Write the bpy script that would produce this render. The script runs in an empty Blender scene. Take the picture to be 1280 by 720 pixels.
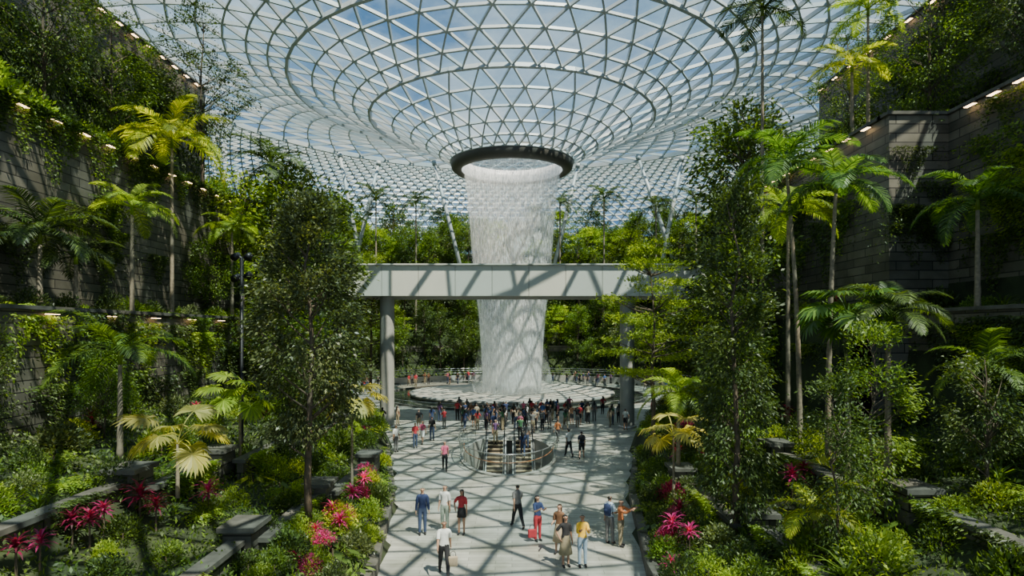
import bpy, math, random
import numpy as np
from mathutils import Vector, Matrix
R = random.Random(7)
D = bpy.data
COL = bpy.context.scene.collection
PI = math.pi
F = 800.0; HZ = 415.0; CH = 7.3
def pix(px, py, d): return Vector(((px-640)/F*d, d, CH+(HZ-py)/F*d))
def gnd(px, py):
    d = CH*F/(py-HZ); return ((px-640)/F*d, d)
def lerp(x, xs, ys): return float(np.interp(x, xs, ys))

# ------------------------------------------------------------ materials
def newmat(name):
    m = D.materials.new(name); m.use_nodes = True
    nt = m.node_tree; nt.nodes.clear()
    out = nt.nodes.new('ShaderNodeOutputMaterial')
    return m, nt, out
def N(nt, t, **kw):
    n = nt.nodes.new('ShaderNode'+t)
    for k, v in kw.items(): setattr(n, k, v)
    return n
def ramp(nt, fac, stops):
    r = N(nt, 'ValToRGB'); e = r.color_ramp.elements
    e[0].position = stops[0][0]; e[0].color = (*stops[0][1], 1)
    e[1].position = stops[-1][0]; e[1].color = (*stops[-1][1], 1)
    for p, c in stops[1:-1]:
        q = e.new(p); q.color = (*c, 1)
    nt.links.new(fac, r.inputs[0]); return r.outputs[0]
def simple(name, c, rough=.6, metal=0., var=.18, scale=4., emit=None, es=0., bump=0.):
    m, nt, out = newmat(name)
    p = N(nt, 'BsdfPrincipled'); nt.links.new(p.outputs[0], out.inputs[0])
    tc = N(nt, 'TexCoord'); no = N(nt, 'TexNoise'); no.inputs['Scale'].default_value = scale; no.inputs['Detail'].default_value = 4
    nt.links.new(tc.outputs['Object'], no.inputs['Vector'])
    a = tuple(max(0, x*(1-var)) for x in c); b = tuple(min(1, x*(1+var)) for x in c)
    nt.links.new(ramp(nt, no.outputs[0], [(.3, a), (.7, b)]), p.inputs['Base Color'])
    p.inputs['Roughness'].default_value = rough; p.inputs['Metallic'].default_value = metal
    if bump:
        bn = N(nt, 'Bump'); bn.inputs['Strength'].default_value = bump
        nt.links.new(no.outputs[0], bn.inputs['Height']); nt.links.new(bn.outputs[0], p.inputs['Normal'])
    if emit:
        p.inputs['Emission Color'].default_value = (*emit, 1); p.inputs['Emission Strength'].default_value = es
    return m
def leafmat(name, c1, c2, trans=.35, rough=.5):
    m, nt, out = newmat(name)
    g = N(nt, 'NewGeometry'); oi = N(nt, 'ObjectInfo')
    mid = tuple(a*.55+b*.45 for a, b in zip(c1, c2))
    col = ramp(nt, g.outputs['Random Per Island'], [(0, c1), (.7, mid), (1, c2)])
    hs = N(nt, 'HueSaturation')
    mr = N(nt, 'MapRange'); mr.inputs['To Min'].default_value = .7; mr.inputs['To Max'].default_value = 1.5
    nt.links.new(oi.outputs['Random'], mr.inputs[0]); nt.links.new(mr.outputs[0], hs.inputs['Value'])
    nt.links.new(col, hs.inputs['Color'])
    p = N(nt, 'BsdfPrincipled'); p.inputs['Roughness'].default_value = rough
    nt.links.new(hs.outputs[0], p.inputs['Base Color'])
    t = N(nt, 'BsdfTranslucent')
    br = N(nt, 'MixRGB', blend_type='MULTIPLY'); br.inputs[0].default_value = 1; br.inputs[2].default_value = (2.1, 1.9, .55, 1)
    nt.links.new(hs.outputs[0], br.inputs[1]); nt.links.new(br.outputs[0], t.inputs[0])
    mx = N(nt, 'MixShader'); mx.inputs[0].default_value = trans
    nt.links.new(p.outputs[0], mx.inputs[1]); nt.links.new(t.outputs[0], mx.inputs[2]); nt.links.new(mx.outputs[0], out.inputs[0])
    return m
def brickmat(name, c1, c2, mortar, bw, rh, vertical=True, rough=.6, ms=.012, bump=.4):
    m, nt, out = newmat(name)
    g = N(nt, 'NewGeometry'); sp = N(nt, 'SeparateXYZ'); nt.links.new(g.outputs['Position'], sp.inputs[0])
    cb = N(nt, 'CombineXYZ')
    if vertical:
        ad = N(nt, 'Math', operation='ADD'); nt.links.new(sp.outputs[0], ad.inputs[0]); nt.links.new(sp.outputs[1], ad.inputs[1])
        nt.links.new(ad.outputs[0], cb.inputs[0]); nt.links.new(sp.outputs[2], cb.inputs[1])
    else:
        nt.links.new(sp.outputs[0], cb.inputs[0]); nt.links.new(sp.outputs[1], cb.inputs[1])
    b = N(nt, 'TexBrick'); nt.links.new(cb.outputs[0], b.inputs['Vector'])
    b.inputs['Color1'].default_value = (*c1, 1); b.inputs['Color2'].default_value = (*c2, 1); b.inputs['Mortar'].default_value = (*mortar, 1)
    b.inputs['Scale'].default_value = 1; b.inputs['Brick Width'].default_value = bw; b.inputs['Row Height'].default_value = rh
    b.inputs['Mortar Size'].default_value = ms; b.offset = .37
    no = N(nt, 'TexNoise'); no.inputs['Scale'].default_value = .9; no.inputs['Detail'].default_value = 6
    nt.links.new(g.outputs['Position'], no.inputs['Vector'])
    mx = N(nt, 'MixRGB', blend_type='MULTIPLY'); mx.inputs[0].default_value = .85
    nt.links.new(b.outputs[0], mx.inputs[1])
    nt.links.new(ramp(nt, no.outputs[0], [(.3, (.45, .47, .4)), (.65, (1.1, 1.1, 1.1))]), mx.inputs[2])
    p = N(nt, 'BsdfPrincipled'); p.inputs['Roughness'].default_value = rough
    nt.links.new(mx.outputs[0], p.inputs['Base Color'])
    bn = N(nt, 'Bump'); bn.inputs['Strength'].default_value = bump; bn.inputs['Distance'].default_value = .03; bn.invert = True
    nt.links.new(b.outputs['Fac'], bn.inputs['Height']); nt.links.new(bn.outputs[0], p.inputs['Normal'])
    nt.links.new(p.outputs[0], out.inputs[0]); return m
def glassmat(name, tint1, tint2, gl=.06):
    m, nt, out = newmat(name)
    g = N(nt, 'NewGeometry')
    col = ramp(nt, g.outputs['Random Per Island'], [(0, tint1), (1, tint2)])
    t = N(nt, 'BsdfTransparent'); nt.links.new(col, t.inputs[0])
    q = N(nt, 'BsdfGlossy'); q.inputs['Roughness'].default_value = .08
    mx = N(nt, 'MixShader'); mx.inputs[0].default_value = gl
    nt.links.new(t.outputs[0], mx.inputs[1]); nt.links.new(q.outputs[0], mx.inputs[2]); nt.links.new(mx.outputs[0], out.inputs[0])
    return m
def watermat(name, lo, hi, zs, scale, zstops, vlo=0.):
    m, nt, out = newmat(name)
    tc = N(nt, 'TexCoord'); mp = N(nt, 'Mapping'); mp.inputs['Scale'].default_value = (1, 1, zs)
    nt.links.new(tc.outputs['Object'], mp.inputs[0])
    no = N(nt, 'TexNoise'); no.inputs['Scale'].default_value = scale; no.inputs['Detail'].default_value = 8; no.inputs['Roughness'].default_value = .6
    nt.links.new(mp.outputs[0], no.inputs['Vector'])
    fac = ramp(nt, no.outputs[0], [(lo, (vlo,)*3), (hi, (1, 1, 1))])
    sp = N(nt, 'SeparateXYZ'); nt.links.new(tc.outputs['Object'], sp.inputs[0])
    mr = N(nt, 'MapRange'); nt.links.new(sp.outputs[2], mr.inputs[0]); mr.inputs['From Min'].default_value = 0; mr.inputs['From Max'].default_value = 27
    zr = ramp(nt, mr.outputs[0], [(z/27., (v,)*3) for z, v in zstops])
    mu = N(nt, 'Math', operation='MULTIPLY'); mu.use_clamp = True
    nt.links.new(fac, mu.inputs[0]); nt.links.new(zr, mu.inputs[1])
    d = N(nt, 'BsdfDiffuse'); d.inputs[0].default_value = (.92, .94, .92, 1)
    t2 = N(nt, 'BsdfTranslucent'); t2.inputs[0].default_value = (.92, .94, .92, 1)
    a = N(nt, 'MixShader'); a.inputs[0].default_value = .5; nt.links.new(d.outputs[0], a.inputs[1]); nt.links.new(t2.outputs[0], a.inputs[2])
    tr = N(nt, 'BsdfTransparent'); mx = N(nt, 'MixShader')
    nt.links.new(mu.outputs[0], mx.inputs[0]); nt.links.new(tr.outputs[0], mx.inputs[1]); nt.links.new(a.outputs[0], mx.inputs[2])
    nt.links.new(mx.outputs[0], out.inputs[0]); return m

M = {}
M['dark'] = leafmat('leaf_dark', (.018, .035, .009), (.11, .17, .032), .32)
M['mid'] = leafmat('leaf_mid', (.03, .065, .01), (.18, .28, .035), .42)
M['light'] = leafmat('leaf_light', (.09, .16, .015), (.36, .46, .055), .5)
M['yellow'] = leafmat('leaf_yellow', (.16, .23, .012), (.6, .6, .05), .5)
M['olive'] = leafmat('leaf_olive', (.035, .055, .018), (.2, .24, .09), .32, .42)
M['palm'] = leafmat('leaf_palm', (.025, .07, .012), (.15, .26, .04), .42)
M['pale'] = leafmat('leaf_pale', (.22, .22, .05), (.58, .52, .17), .5)
M['red'] = leafmat('leaf_red', (.07, .004, .02), (.4, .014, .1), .35)
M['pink'] = leafmat('leaf_pink', (.22, .01, .09), (.68, .04, .26), .4)
M['bark'] = simple('bark', (.1, .075, .05), .9, var=.4, scale=6, bump=.5)
M['palebark'] = simple('pale_bark', (.22, .18, .125), .9, var=.3, scale=8, bump=.4)
M['soil'] = simple('soil_and_moss', (.025, .036, .012), 1, var=.6, scale=.8, bump=.5)
M['wall'] = brickmat('stone_cladding', (.16, .145, .115), (.08, .074, .06), (.014, .012, .01), 1.6, .4, ms=.022, bump=.8)
M['ledge'] = simple('ledge_stone', (.09, .086, .072), .8, var=.4, scale=2)
M['floor'] = brickmat('paving', (.42, .42, .38), (.29, .29, .26), (.16, .16, .14), 1.4, .28, False, .45, .01, .12)
M['steel'] = simple('roof_steel', (.48, .52, .54), .45, .1, .06, 1)
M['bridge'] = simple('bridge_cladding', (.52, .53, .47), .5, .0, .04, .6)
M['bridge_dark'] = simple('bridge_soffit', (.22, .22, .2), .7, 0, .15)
M['column'] = simple('column_render', (.3, .3, .27), .6, 0, .12, 1)
M['bronze'] = simple('bronze_rim', (.09, .085, .075), .5, .2, .05)
M['white'] = simple('glowing_white_panel', (.8, .82, .84), .4, 0, .03, emit=(.9, .95, 1), es=.4)  # emission stands in for light falling inside the oculus ring
M['paint'] = simple('pale_panel', (.3, .31, .3), .4, 0, .03)
M['black'] = simple('black_metal', (.015, .015, .017), .4, .5, .1)
M['chrome'] = simple('brushed_steel', (.5, .5, .5), .3, .8, .05)
M['rubber'] = simple('timber_handrail', (.3, .12, .05), .5, 0, .1)
M['step'] = simple('step_metal', (.42, .33, .2), .5, .1, .3, 10)
M['riser'] = simple('step_riser', (.03, .025, .02), .6, .1, .2, 10)
M['roofglass'] = glassmat('roof_glass', (.55, .74, .86), (.9, .97, 1.0), .05)
M['glass'] = glassmat('clear_glass', (.86, .92, .9), (.92, .95, .93), .08)
M['lamp'] = simple('warm_lens', (1, .8, .5), .4, 0, 0, emit=(1, .66, .33), es=9)
M['poolwater'] = simple('misty_water', (.52, .49, .42), .5, 0, .02, .1)
M['darkwater'] = simple('dark_water', (.03, .04, .03), .06, 0, .2, 1, bump=.1)
M['skin'] = simple('skin', (.46, .27, .18), .55, 0, .06)
M['skin2'] = simple('skin_tan', (.34, .19, .12), .55, 0, .06)
M['hair'] = simple('black_hair', (.012, .01, .009), .4, 0, .3)
M['brownhair'] = simple('brown_hair', (.08, .035, .015), .45, 0, .3)
M['fall1'] = watermat('falling_water', .35, .72, .03, 5, [(0, .85), (3, .7), (9, .58), (15, .45), (23, .42), (25.4, .6), (26.2, 1)], .25)
M['fall2'] = watermat('falling_water_inner', .38, .75, .04, 8, [(0, .7), (8, .4), (15, .22), (26, .2)], .1)
M['mist'] = watermat('spray', .3, .9, .7, .5, [(0, .6), (2, .35), (6, 0)], .15)
M['drop'] = simple('water_drops', (.95, .97, 1), .2, 0, .02, emit=(.9, .95, 1), es=.08)  # faint glow put into the drops to brighten them; no light source
CL = {}
def cloth(name, c):
    if name not in CL: CL[name] = simple('cloth_'+name, c, .85, 0, .15, 9)
    return CL[name]
C_ = dict(navy=(.02, .035, .1), white=(.65, .65, .62), black=(.015, .015, .018), grey=(.13, .13, .13), red=(.4, .03, .04), pink=(.5, .1, .18),
          blue=(.05, .11, .28), jeans=(.04, .06, .12), lightjeans=(.25, .33, .42), yellow=(.85, .5, .04), beige=(.4, .32, .22), khaki=(.26, .22, .14), orange=(.45, .15, .05),
          brown=(.14, .07, .035), green=(.05, .15, .07), lightblue=(.33, .42, .52), sage=(.38, .44, .36), purple=(.13, .06, .16))
def CM(n): return cloth(n, C_[n])

# ------------------------------------------------------------ mesh helpers
def link(o, parent=None):
    COL.objects.link(o)
    if parent: o.parent = parent
    return o
def tag(o, label=None, cat=None, group=None, kind=None):
    if label: o['label'] = label
    if cat: o['category'] = cat
    if group: o['group'] = group
    if kind: o['kind'] = kind
    return o
def empty(name, loc, rz=0, label=None, cat=None, group=None):
    o = D.objects.new(name, None); o.empty_display_size = .2; link(o); o.location = loc; o.rotation_euler = (0, 0, rz)
    return tag(o, label, cat, group)
def tube(pts, rad, n=8, cap=True):
    pts = [Vector(p) for p in pts]; V = []; Fc = []
    up = Vector((0, 0, 1)); prev = None
    for i, p in enumerate(pts):
        t = (pts[min(i+1, len(pts)-1)]-pts[max(i-1, 0)]).normalized()
        if prev is None:
            a = t.cross(up)
            if a.length < .1: a = t.cross(Vector((1, 0, 0)))
        else: a = prev-t*prev.dot(t)
        a.normalize(); prev = a; b = t.cross(a)
        r = rad[i] if hasattr(rad, '__len__') else rad
        for k in range(n):
            an = 2*PI*k/n; V.append(p+a*math.cos(an)*r+b*math.sin(an)*r)
    for i in range(len(pts)-1):
        for k in range(n):
            k2 = (k+1) % n; Fc.append((i*n+k, i*n+k2, (i+1)*n+k2, (i+1)*n+k))
    if cap: Fc.append(tuple(range(n-1, -1, -1))); Fc.append(tuple((len(pts)-1)*n+k for k in range(n)))
    return V, Fc
class MB:
    def __init__(s): s.V = []; s.F = []
    def add(s, V, Fc):
        o = len(s.V); s.V += [tuple(v) for v in V]; s.F += [tuple(i+o for i in f) for f in Fc]; return s
    def box(s, c, sz, rz=0):
        x, y, z = [q/2 for q in sz]; ca, sa = math.cos(rz), math.sin(rz); V = []
        for dx, dy, dz in [(-x,-y,-z),(x,-y,-z),(x,y,-z),(-x,y,-z),(-x,-y,z),(x,-y,z),(x,y,z),(-x,y,z)]:
            V.append((c[0]+dx*ca-dy*sa, c[1]+dx*sa+dy*ca, c[2]+dz))
        return s.add(V, [(0,3,2,1),(4,5,6,7),(0,1,5,4),(1,2,6,5),(2,3,7,6),(3,0,4,7)])
    def tube(s, pts, rad, n=8, cap=True): return s.add(*tube(pts, rad, n, cap))
    def lathe(s, prof, n=48, c=(0, 0, 0), sx=1, sy=1, a0=0, a1=2*PI):
        V = []; Fc = []; full = abs(a1-a0-2*PI) < 1e-6; m = n if full else n+1
        for r, z in prof:
            for k in range(m):
                a = a0+(a1-a0)*k/n; V.append((c[0]+r*sx*math.cos(a), c[1]+r*sy*math.sin(a), c[2]+z))
        for i in range(len(prof)-1):
            for k in range(n):
                k2 = (k+1) % m; Fc.append((i*m+k, i*m+k2, (i+1)*m+k2, (i+1)*m+k))
        return s.add(V, Fc)
    def mesh(s, name, mat, smooth=False):
        me = D.meshes.new(name); me.from_pydata(s.V, [], s.F)
        if mat: me.materials.append(mat)
        if smooth: me.polygons.foreach_set('use_smooth', [True]*len(me.polygons))
        me.update(); return me
    def build(s, name, mat, parent=None, smooth=False, bevel=0):
        o = D.objects.new(name, s.mesh(name, mat, smooth)); link(o, parent)
        if bevel:
            b = o.modifiers.new('b', 'BEVEL'); b.width = bevel; b.segments = 2
        return o
def qmesh(name, Q, mat, extra=None):
    Q = np.asarray(Q, dtype=np.float32); n = len(Q); V = Q.reshape(-1, 3)
    me = D.meshes.new(name)
    me.vertices.add(len(V)); me.vertices.foreach_set('co', V.ravel())
    me.loops.add(n*4); me.loops.foreach_set('vertex_index', np.arange(n*4, dtype=np.int32))
    me.polygons.add(n); me.polygons.foreach_set('loop_start', np.arange(0, n*4, 4, dtype=np.int32))
    me.materials.append(mat); me.update(calc_edges=True); me.validate(); return me
def unit(v): return v/np.maximum(np.linalg.norm(v, axis=-1, keepdims=True), 1e-6)
def leaves(c, d, L, W, rs, jit=.6):
    c = np.asarray(c, float); n = len(c); d = unit(np.asarray(d, float)+rs.normal(0, jit, (n, 3)))
    nn = unit(np.array([0, 0, 1.])+rs.normal(0, .6, (n, 3)))
    s = unit(np.cross(d, nn)); k = rs.uniform(.65, 1.3, (n, 1)); L = L*k; W = W*k
    up = np.cross(s, d)
    Q = np.stack([c, c+d*L*.45+s*W/2+up*W*.15, c+d*L-up*L*.06, c+d*L*.45-s*W/2+up*W*.15], 1); return Q

# ------------------------------------------------------------ terrain
def halfw(y):
    if y >= 58:
        q = 22*22-(y-74)**2; return math.sqrt(q) if q > 0 else 0
    return lerp(y, [0, 19, 28, 40, 48, 54, 58], [3.9, 4.0, 5.1, 7.7, 11, 13, 15.1])
def sdist(x, y):
    if y >= 58: return math.hypot(x, y-74)-22
    return abs(x)-halfw(y)
WB = lambda x, y: 17. if x < 0 else (17. if y < 28 else 14.8)
WA = lambda x, y: 20. if x < 0 else (19.1 if y < 28 else 16.5)
def ground(x, y):
    s = sdist(x, y)
    if s < 0: return -.5
    g = lerp(s, [0, 3, 8, 14, 22, 32, 45], [.35, 2.0, 6.5, 12.0, 17.5, 22.5, 24.5])
    if y > 50: return g
    a = abs(x)
    if a < 7.5: h = .35+.5*min(1, s/2)
    elif a < 11.2: h = 1.2+.2*(a-7.5)
    elif a < WB(x, y): h = 2.4+.22*(a-11.2)
    elif a < WA(x, y)+.2: h = 8.0
    elif a < 24: h = 16.5
    else: h = 26
    if y < 46: return h
    t = (y-46)/4; return h*(1-t)+g*t
xs = np.arange(-62, 62.1, .6); ys = np.arange(4, 140, .8)
V = [(x, y, ground(x, y)) for y in ys for x in xs]; nx = len(xs); Fc = []
for j in range(len(ys)-1):
    for i in range(nx-1):
        q = (j*nx+i, j*nx+i+1, (j+1)*nx+i+1, (j+1)*nx+i)
        if max(V[k][2] for k in q) > 0: Fc.append(q)
me = D.meshes.new('ground_planting'); me.from_pydata(V, [], Fc); me.materials.append(M['soil']); me.update()
tag(link(D.objects.new('ground_slope', me)), 'dark planted slopes around the plaza', 'ground', kind='structure')

# floor with the oval escalator well
WC = (-.2, 38.5); WAx, WBy = 2.7, 6.0
x0, x1, y0, y1 = WC[0]-4, WC[0]+4, 31.0, 46.0
angs = sorted([2*PI*k/64 for k in range(64)]+[math.atan2(yy-WC[1], xx-WC[0]) % (2*PI) for xx in (x0, x1) for yy in (y0, y1)])
def oval(a, k=1.): r = k/math.sqrt((math.cos(a)/WAx)**2+(math.sin(a)/WBy)**2); return (WC[0]+r*math.cos(a), WC[1]+r*math.sin(a))
def rect(a):
    c, s = math.cos(a), math.sin(a); t = 1e9
    if abs(c) > 1e-9: t = min(t, ((x1-WC[0]) if c > 0 else (x0-WC[0]))/c)
    if abs(s) > 1e-9: t = min(t, ((y1-WC[1]) if s > 0 else (y0-WC[1]))/s)
    return (WC[0]+t*c, WC[1]+t*s)
fl = MB(); V = []; n = len(angs)
for a in angs: V.append((*oval(a), 0)); V.append((*rect(a), 0))
fl.add(V, [(2*k, 2*k+1, (2*k+3) % (2*n), (2*k+2) % (2*n)) for k in range(n)])
for (a, b, c, d) in [(-24, x0, -4, 100), (x1, 24, -4, 100), (x0, x1, -4, y0), (x0, x1, y1, 100)]:
    fl.add([(a, c, 0), (b, c, 0), (b, d, 0), (a, d, 0)], [(0, 1, 2, 3)])
tag(fl.build('floor', M['floor']), kind='structure')
w = MB(); V = []
K = 64
for k in range(K): p = oval(2*PI*k/K); V += [(*p, 0), (*p, -4.4)]
w.add(V, [(2*k, 2*k+1, (2*k+3) % (2*K), (2*k+2) % (2*K)) for k in range(K)])
tag(w.build('wall_escalator_well', M['column']), kind='structure')
w = MB(); w.add([(*oval(2*PI*k/K), -4.4) for k in range(K)], [tuple(range(K))]); tag(w.build('floor_lower_level', M['floor']), kind='structure')
w = MB(); pp = [oval(a) for a in np.linspace(.62, PI-.62, 24)]; pp = [(x, max(y, 43.2)) for x, y in pp]
w.add([(x, y, -.01) for x, y in pp], [tuple(range(len(pp)))]); tag(w.build('floor_landing', M['floor']), kind='structure')

# kerbs and walls
def wallbox(name, xa, xb, ya, yb, za, zb, mat='wall'):
    o = MB().box(((xa+xb)/2, (ya+yb)/2, (za+zb)/2), (abs(xb-xa), yb-ya, zb-za)).build(name, M[mat]); return tag(o, kind='structure')
def capped(name, xa, xb, ya, yb, za, zb):
    wallbox(name, xa, xb, ya, yb, za, zb)
    wallbox('trim_'+name.replace('wall_', ''), xa-.12, xb+.12, ya-.12, yb+.12, zb, zb+.14, 'ledge')
capped('wall_left_lower', -17.6, -17, 6, 46, 2.5, 8.1)
capped('wall_left_upper', -20.6, -20, 6, 46, 7.5, 16.6)
capped('wall_left_top', -24.6, -24, 6, 50, 16, 26.2)
capped('wall_left_end', -26, -20.6, 45.6, 46.2, 3, 16.6)
capped('wall_right_lower_near', 17, 17.6, 6, 28, 2.5, 8.1)
capped('wall_right_lower_far', 14.8, 15.4, 27.4, 44, 2.5, 8.1)
capped('wall_right_lower_return', 14.8, 17.6, 27.4, 28, 2.5, 8.1)
capped('wall_right_upper_near', 19.1, 19.7, 6, 28, 7.5, 16.8)
capped('wall_right_upper_return', 16.5, 19.7, 28, 28.6, 7.5, 16.8)
capped('wall_right_upper_far', 16.5, 17.1, 28.6, 43, 7.5, 16.8)
capped('wall_right_top', 24, 24.6, 6, 50, 16, 26.2)
pl = [(-11.6, 10, 19.5, 2.75), (-11.0, 19.5, 24, 2.5), (-10.2, 24, 29, 2.4), (-9.6, 29, 36, 2.2),
      (-7.7, 12, 18.5, 1.35), (-7.2, 18.5, 24, 1.25), (-6.7, 24, 30, 1.2),
      (11.2, 10, 18, 2.55), (10.7, 18, 26, 2.4), (10.2, 26, 34, 2.2), (7.6, 14, 20, 1.3), (7.1, 20, 27, 1.2)]
for (x, ya, yb, h) in pl:
    side = 'left' if x < 0 else 'right'
    capped('wall_planter_'+side, x-.12, x+.12, ya, yb, 0, h)
    capped('wall_planter_end_'+side, x-.4, x+.4, yb-.6, yb+.5, 0, h+.35)
for s in (-1, 1):
    kb = MB(); pts = [(s*halfw(y), y) for y in np.arange(8, 58.1, 1)]
    V = []
    for (x, y) in pts: V += [(x, y, 0), (x, y, .45), (x+s*.3, y, .45), (x+s*.3, y, 0)]
    kb.add(V, [(4*i+a, 4*i+(a+1), 4*i+4+(a+1), 4*i+4+a) for i in range(len(pts)-1) for a in range(3)])
    tag(kb.build('trim_planter_kerb_'+('left' if s < 0 else 'right'), M['ledge']), kind='structure')
a = math.asin(16/22.)
kb = MB().lathe([(22, 0), (22, .9), (22.4, .9), (22.4, 0)], 90, (0, 74, 0), a0=-a, a1=PI+a); tag(kb.build('trim_plaza_rim', M['column']), kind='structure')
for rr, zz in ((27.5, 5.2), (34, 10.8), (41, 16.0)):
    kb = MB().lathe([(rr, zz-2), (rr, zz), (rr+.5, zz), (rr+.5, zz-2)], 90, (0, 74, 0), a0=0, a1=PI); tag(kb.build('wall_rear_terrace', M['wall']), kind='structure')

# ------------------------------------------------------------ roof
PR = [6.6, 9, 11, 16, 23, 32, 42, 52, 62, 72, 80, 88]
PZ = [26.8, 28.2, 29.3, 31.7, 34.5, 36.9, 37.8, 36.8, 33.5, 28, 21, 11]
from bisect import bisect
def rz(r):
    i = min(max(bisect(PR, r)-1, 0), len(PR)-2); t = (r-PR[i])/(PR[i+1]-PR[i])
    m0 = (PZ[min(i+1, len(PR)-1)]-PZ[max(i-1, 0)])/(PR[min(i+1, len(PR)-1)]-PR[max(i-1, 0)])
    m1 = (PZ[min(i+2, len(PR)-1)]-PZ[i])/(PR[min(i+2, len(PR)-1)]-PR[i]); h = PR[i+1]-PR[i]
    return (2*t**3-3*t*t+1)*PZ[i]+(t**3-2*t*t+t)*h*m0+(-2*t**3+3*t*t)*PZ[i+1]+(t**3-t*t)*h*m1
def rings(a, b, n): return list(np.exp(np.linspace(math.log(a), math.log(b), n)))
def rnode(r, a): return np.array([r*math.cos(a), 74+r*math.sin(a), rz(r)])
def rnorm(r, a):
    s = (rz(r+.1)-rz(r-.1))/.2; v = np.array([-s*math.cos(a), -s*math.sin(a), 1.]); return v/np.linalg.norm(v)
bars = MB(); GV = []
def bar(ra, aa, rb, ab, w, dp):
    p = rnode(ra, aa); q = rnode(rb, ab)
    if (p[1] < -6 and q[1] < -6): return
    n = rnorm((ra+rb)/2, (aa+ab)/2)
    t = q-p; t /= np.linalg.norm(t); s = np.cross(t, n)*w/2; d = n*dp
    V = [p+s, p-s, p-s-d, p+s-d, q+s, q-s, q-s-d, q+s-d]
    bars.add(V, [(0, 1, 5, 4), (1, 2, 6, 5), (2, 3, 7, 6), (3, 0, 4, 7)])
def grid(rgs, n, w, dp, bold):
    st = 2*PI/n
    for i, r in enumerate(rgs):
        off = (i % 2)*.5
        for j in range(n):
            a = (j+off)*st; k = 1.8 if i in bold else 1
            bar(r, a, r, a+st, w*k, dp*k)
            if i+1 < len(rgs):
                r2 = rgs[i+1]; da = .5*st
                bar(r, a, r2, a+da, w, dp); bar(r, a, r2, a-da, w, dp)
                p, p2 = rnode(r, a), rnode(r, a+st); q, q2 = rnode(r2, a+da), rnode(r2, a-da)
                GV.append((p, p2, q)); GV.append((p, q, q2))
grid(rings(7.0, 16, 6), 34, .15, .28, (5,))
grid(rings(16, 24.5, 5), 44, .17, .32, (4,))
grid(rings(24.5, 44, 9), 60, .19, .4, ())
grid(rings(44, 86, 27), 176, .16, .4, (0,))
tag(bars.build('ceiling', M['steel']), 'pale steel diagrid of the glass roof', 'roof', kind='structure')
G = np.array(GV); G = G[G[:, :, 1].mean(1) > -8]
n = len(G); me = D.meshes.new('ceiling_glass')
me.from_pydata([tuple(v) for v in G.reshape(-1, 3)], [], [(3*i, 3*i+1, 3*i+2) for i in range(n)]); me.materials.append(M['roofglass']); me.update()
tag(link(D.objects.new('ceiling_glass', me)), kind='structure')

ST = [((425, 195), (438, 262), 105), ((473, 205), (458, 268), 105), ((543, 205), (562, 280), 108), ((722, 208), (704, 285), 108), ((798, 198), (828, 285), 102), ((852, 200), (836, 285), 102)]
for i, (a, b, d) in enumerate(ST):
    p, q = pix(*a, d), pix(*b, d-2)
    e = empty('roof_strut', q, 0, 'slanted steel strut rising from the far trees to the glass roof', 'strut', 'slanted roof struts')
    rel = p-q; q0 = -rel*.8
    MB().tube([q0, rel*.5, rel*1.02], [.36, .32, .2], 10).build('shaft', M['steel'], e, True)
    MB().tube([rel*.98, rel*1.05], [.4, .4], 10).build('head_plate', M['steel'], e, True)

# oculus ring and waterfall
e = empty('oculus_ring', (0, 74, 26.4), 0, 'round dark rim at the funnel bottom above the waterfall', 'ring')
MB().lathe([(6.5, 1.0), (7.0, .9), (7.1, .3), (6.95, -.3), (6.6, -.6), (6.0, -.65), (5.8, -.4)], 128).build('rim', M['bronze'], e, True)
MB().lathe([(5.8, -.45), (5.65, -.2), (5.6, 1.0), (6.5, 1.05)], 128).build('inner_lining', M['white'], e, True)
wf = empty('waterfall', (0, 74, 0), 0, 'tall round curtain of falling water under the oculus', 'waterfall')
wp = [(5.6, 26.9), (5.4, 25), (5.1, 22.5), (4.8, 19), (4.5, 15), (4.2, 12), (3.85, 9.5), (3.6, 6), (3.45, 3), (3.4, .4)]
MB().lathe(wp, 96).build('water_curtain', M['fall1'], wf, True)
MB().lathe([(r*.88, z) for r, z in wp], 96).build('inner_curtain', M['fall2'], wf, True)
MB().lathe([(3.6, .4), (4.4, .5), (4.7, 1.5), (4.3, 3.5), (3.8, 6)], 64).build('spray', M['mist'], wf, True)
rs = np.random.RandomState(3); n = 30000
z = rs.uniform(.5, 26.2, n); r = np.interp(z, [p[1] for p in wp][::-1], [p[0] for p in wp][::-1])*rs.normal(1, .025, n); a = rs.uniform(0, 2*PI, n)
c = np.stack([r*np.cos(a), r*np.sin(a), z], 1); s = np.stack([-np.sin(a), np.cos(a), 0*a], 1); l = rs.uniform(.1, .45, (n, 1)); wd = rs.uniform(.005, .014, (n, 1)); u = np.array([0, 0, 1.])
o = link(D.objects.new('water_drops', qmesh('water_drops', np.stack([c-u*l, c+s*wd, c+u*l, c-s*wd], 1), M['drop'])), wf); o['kind'] = 'stuff'

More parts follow.
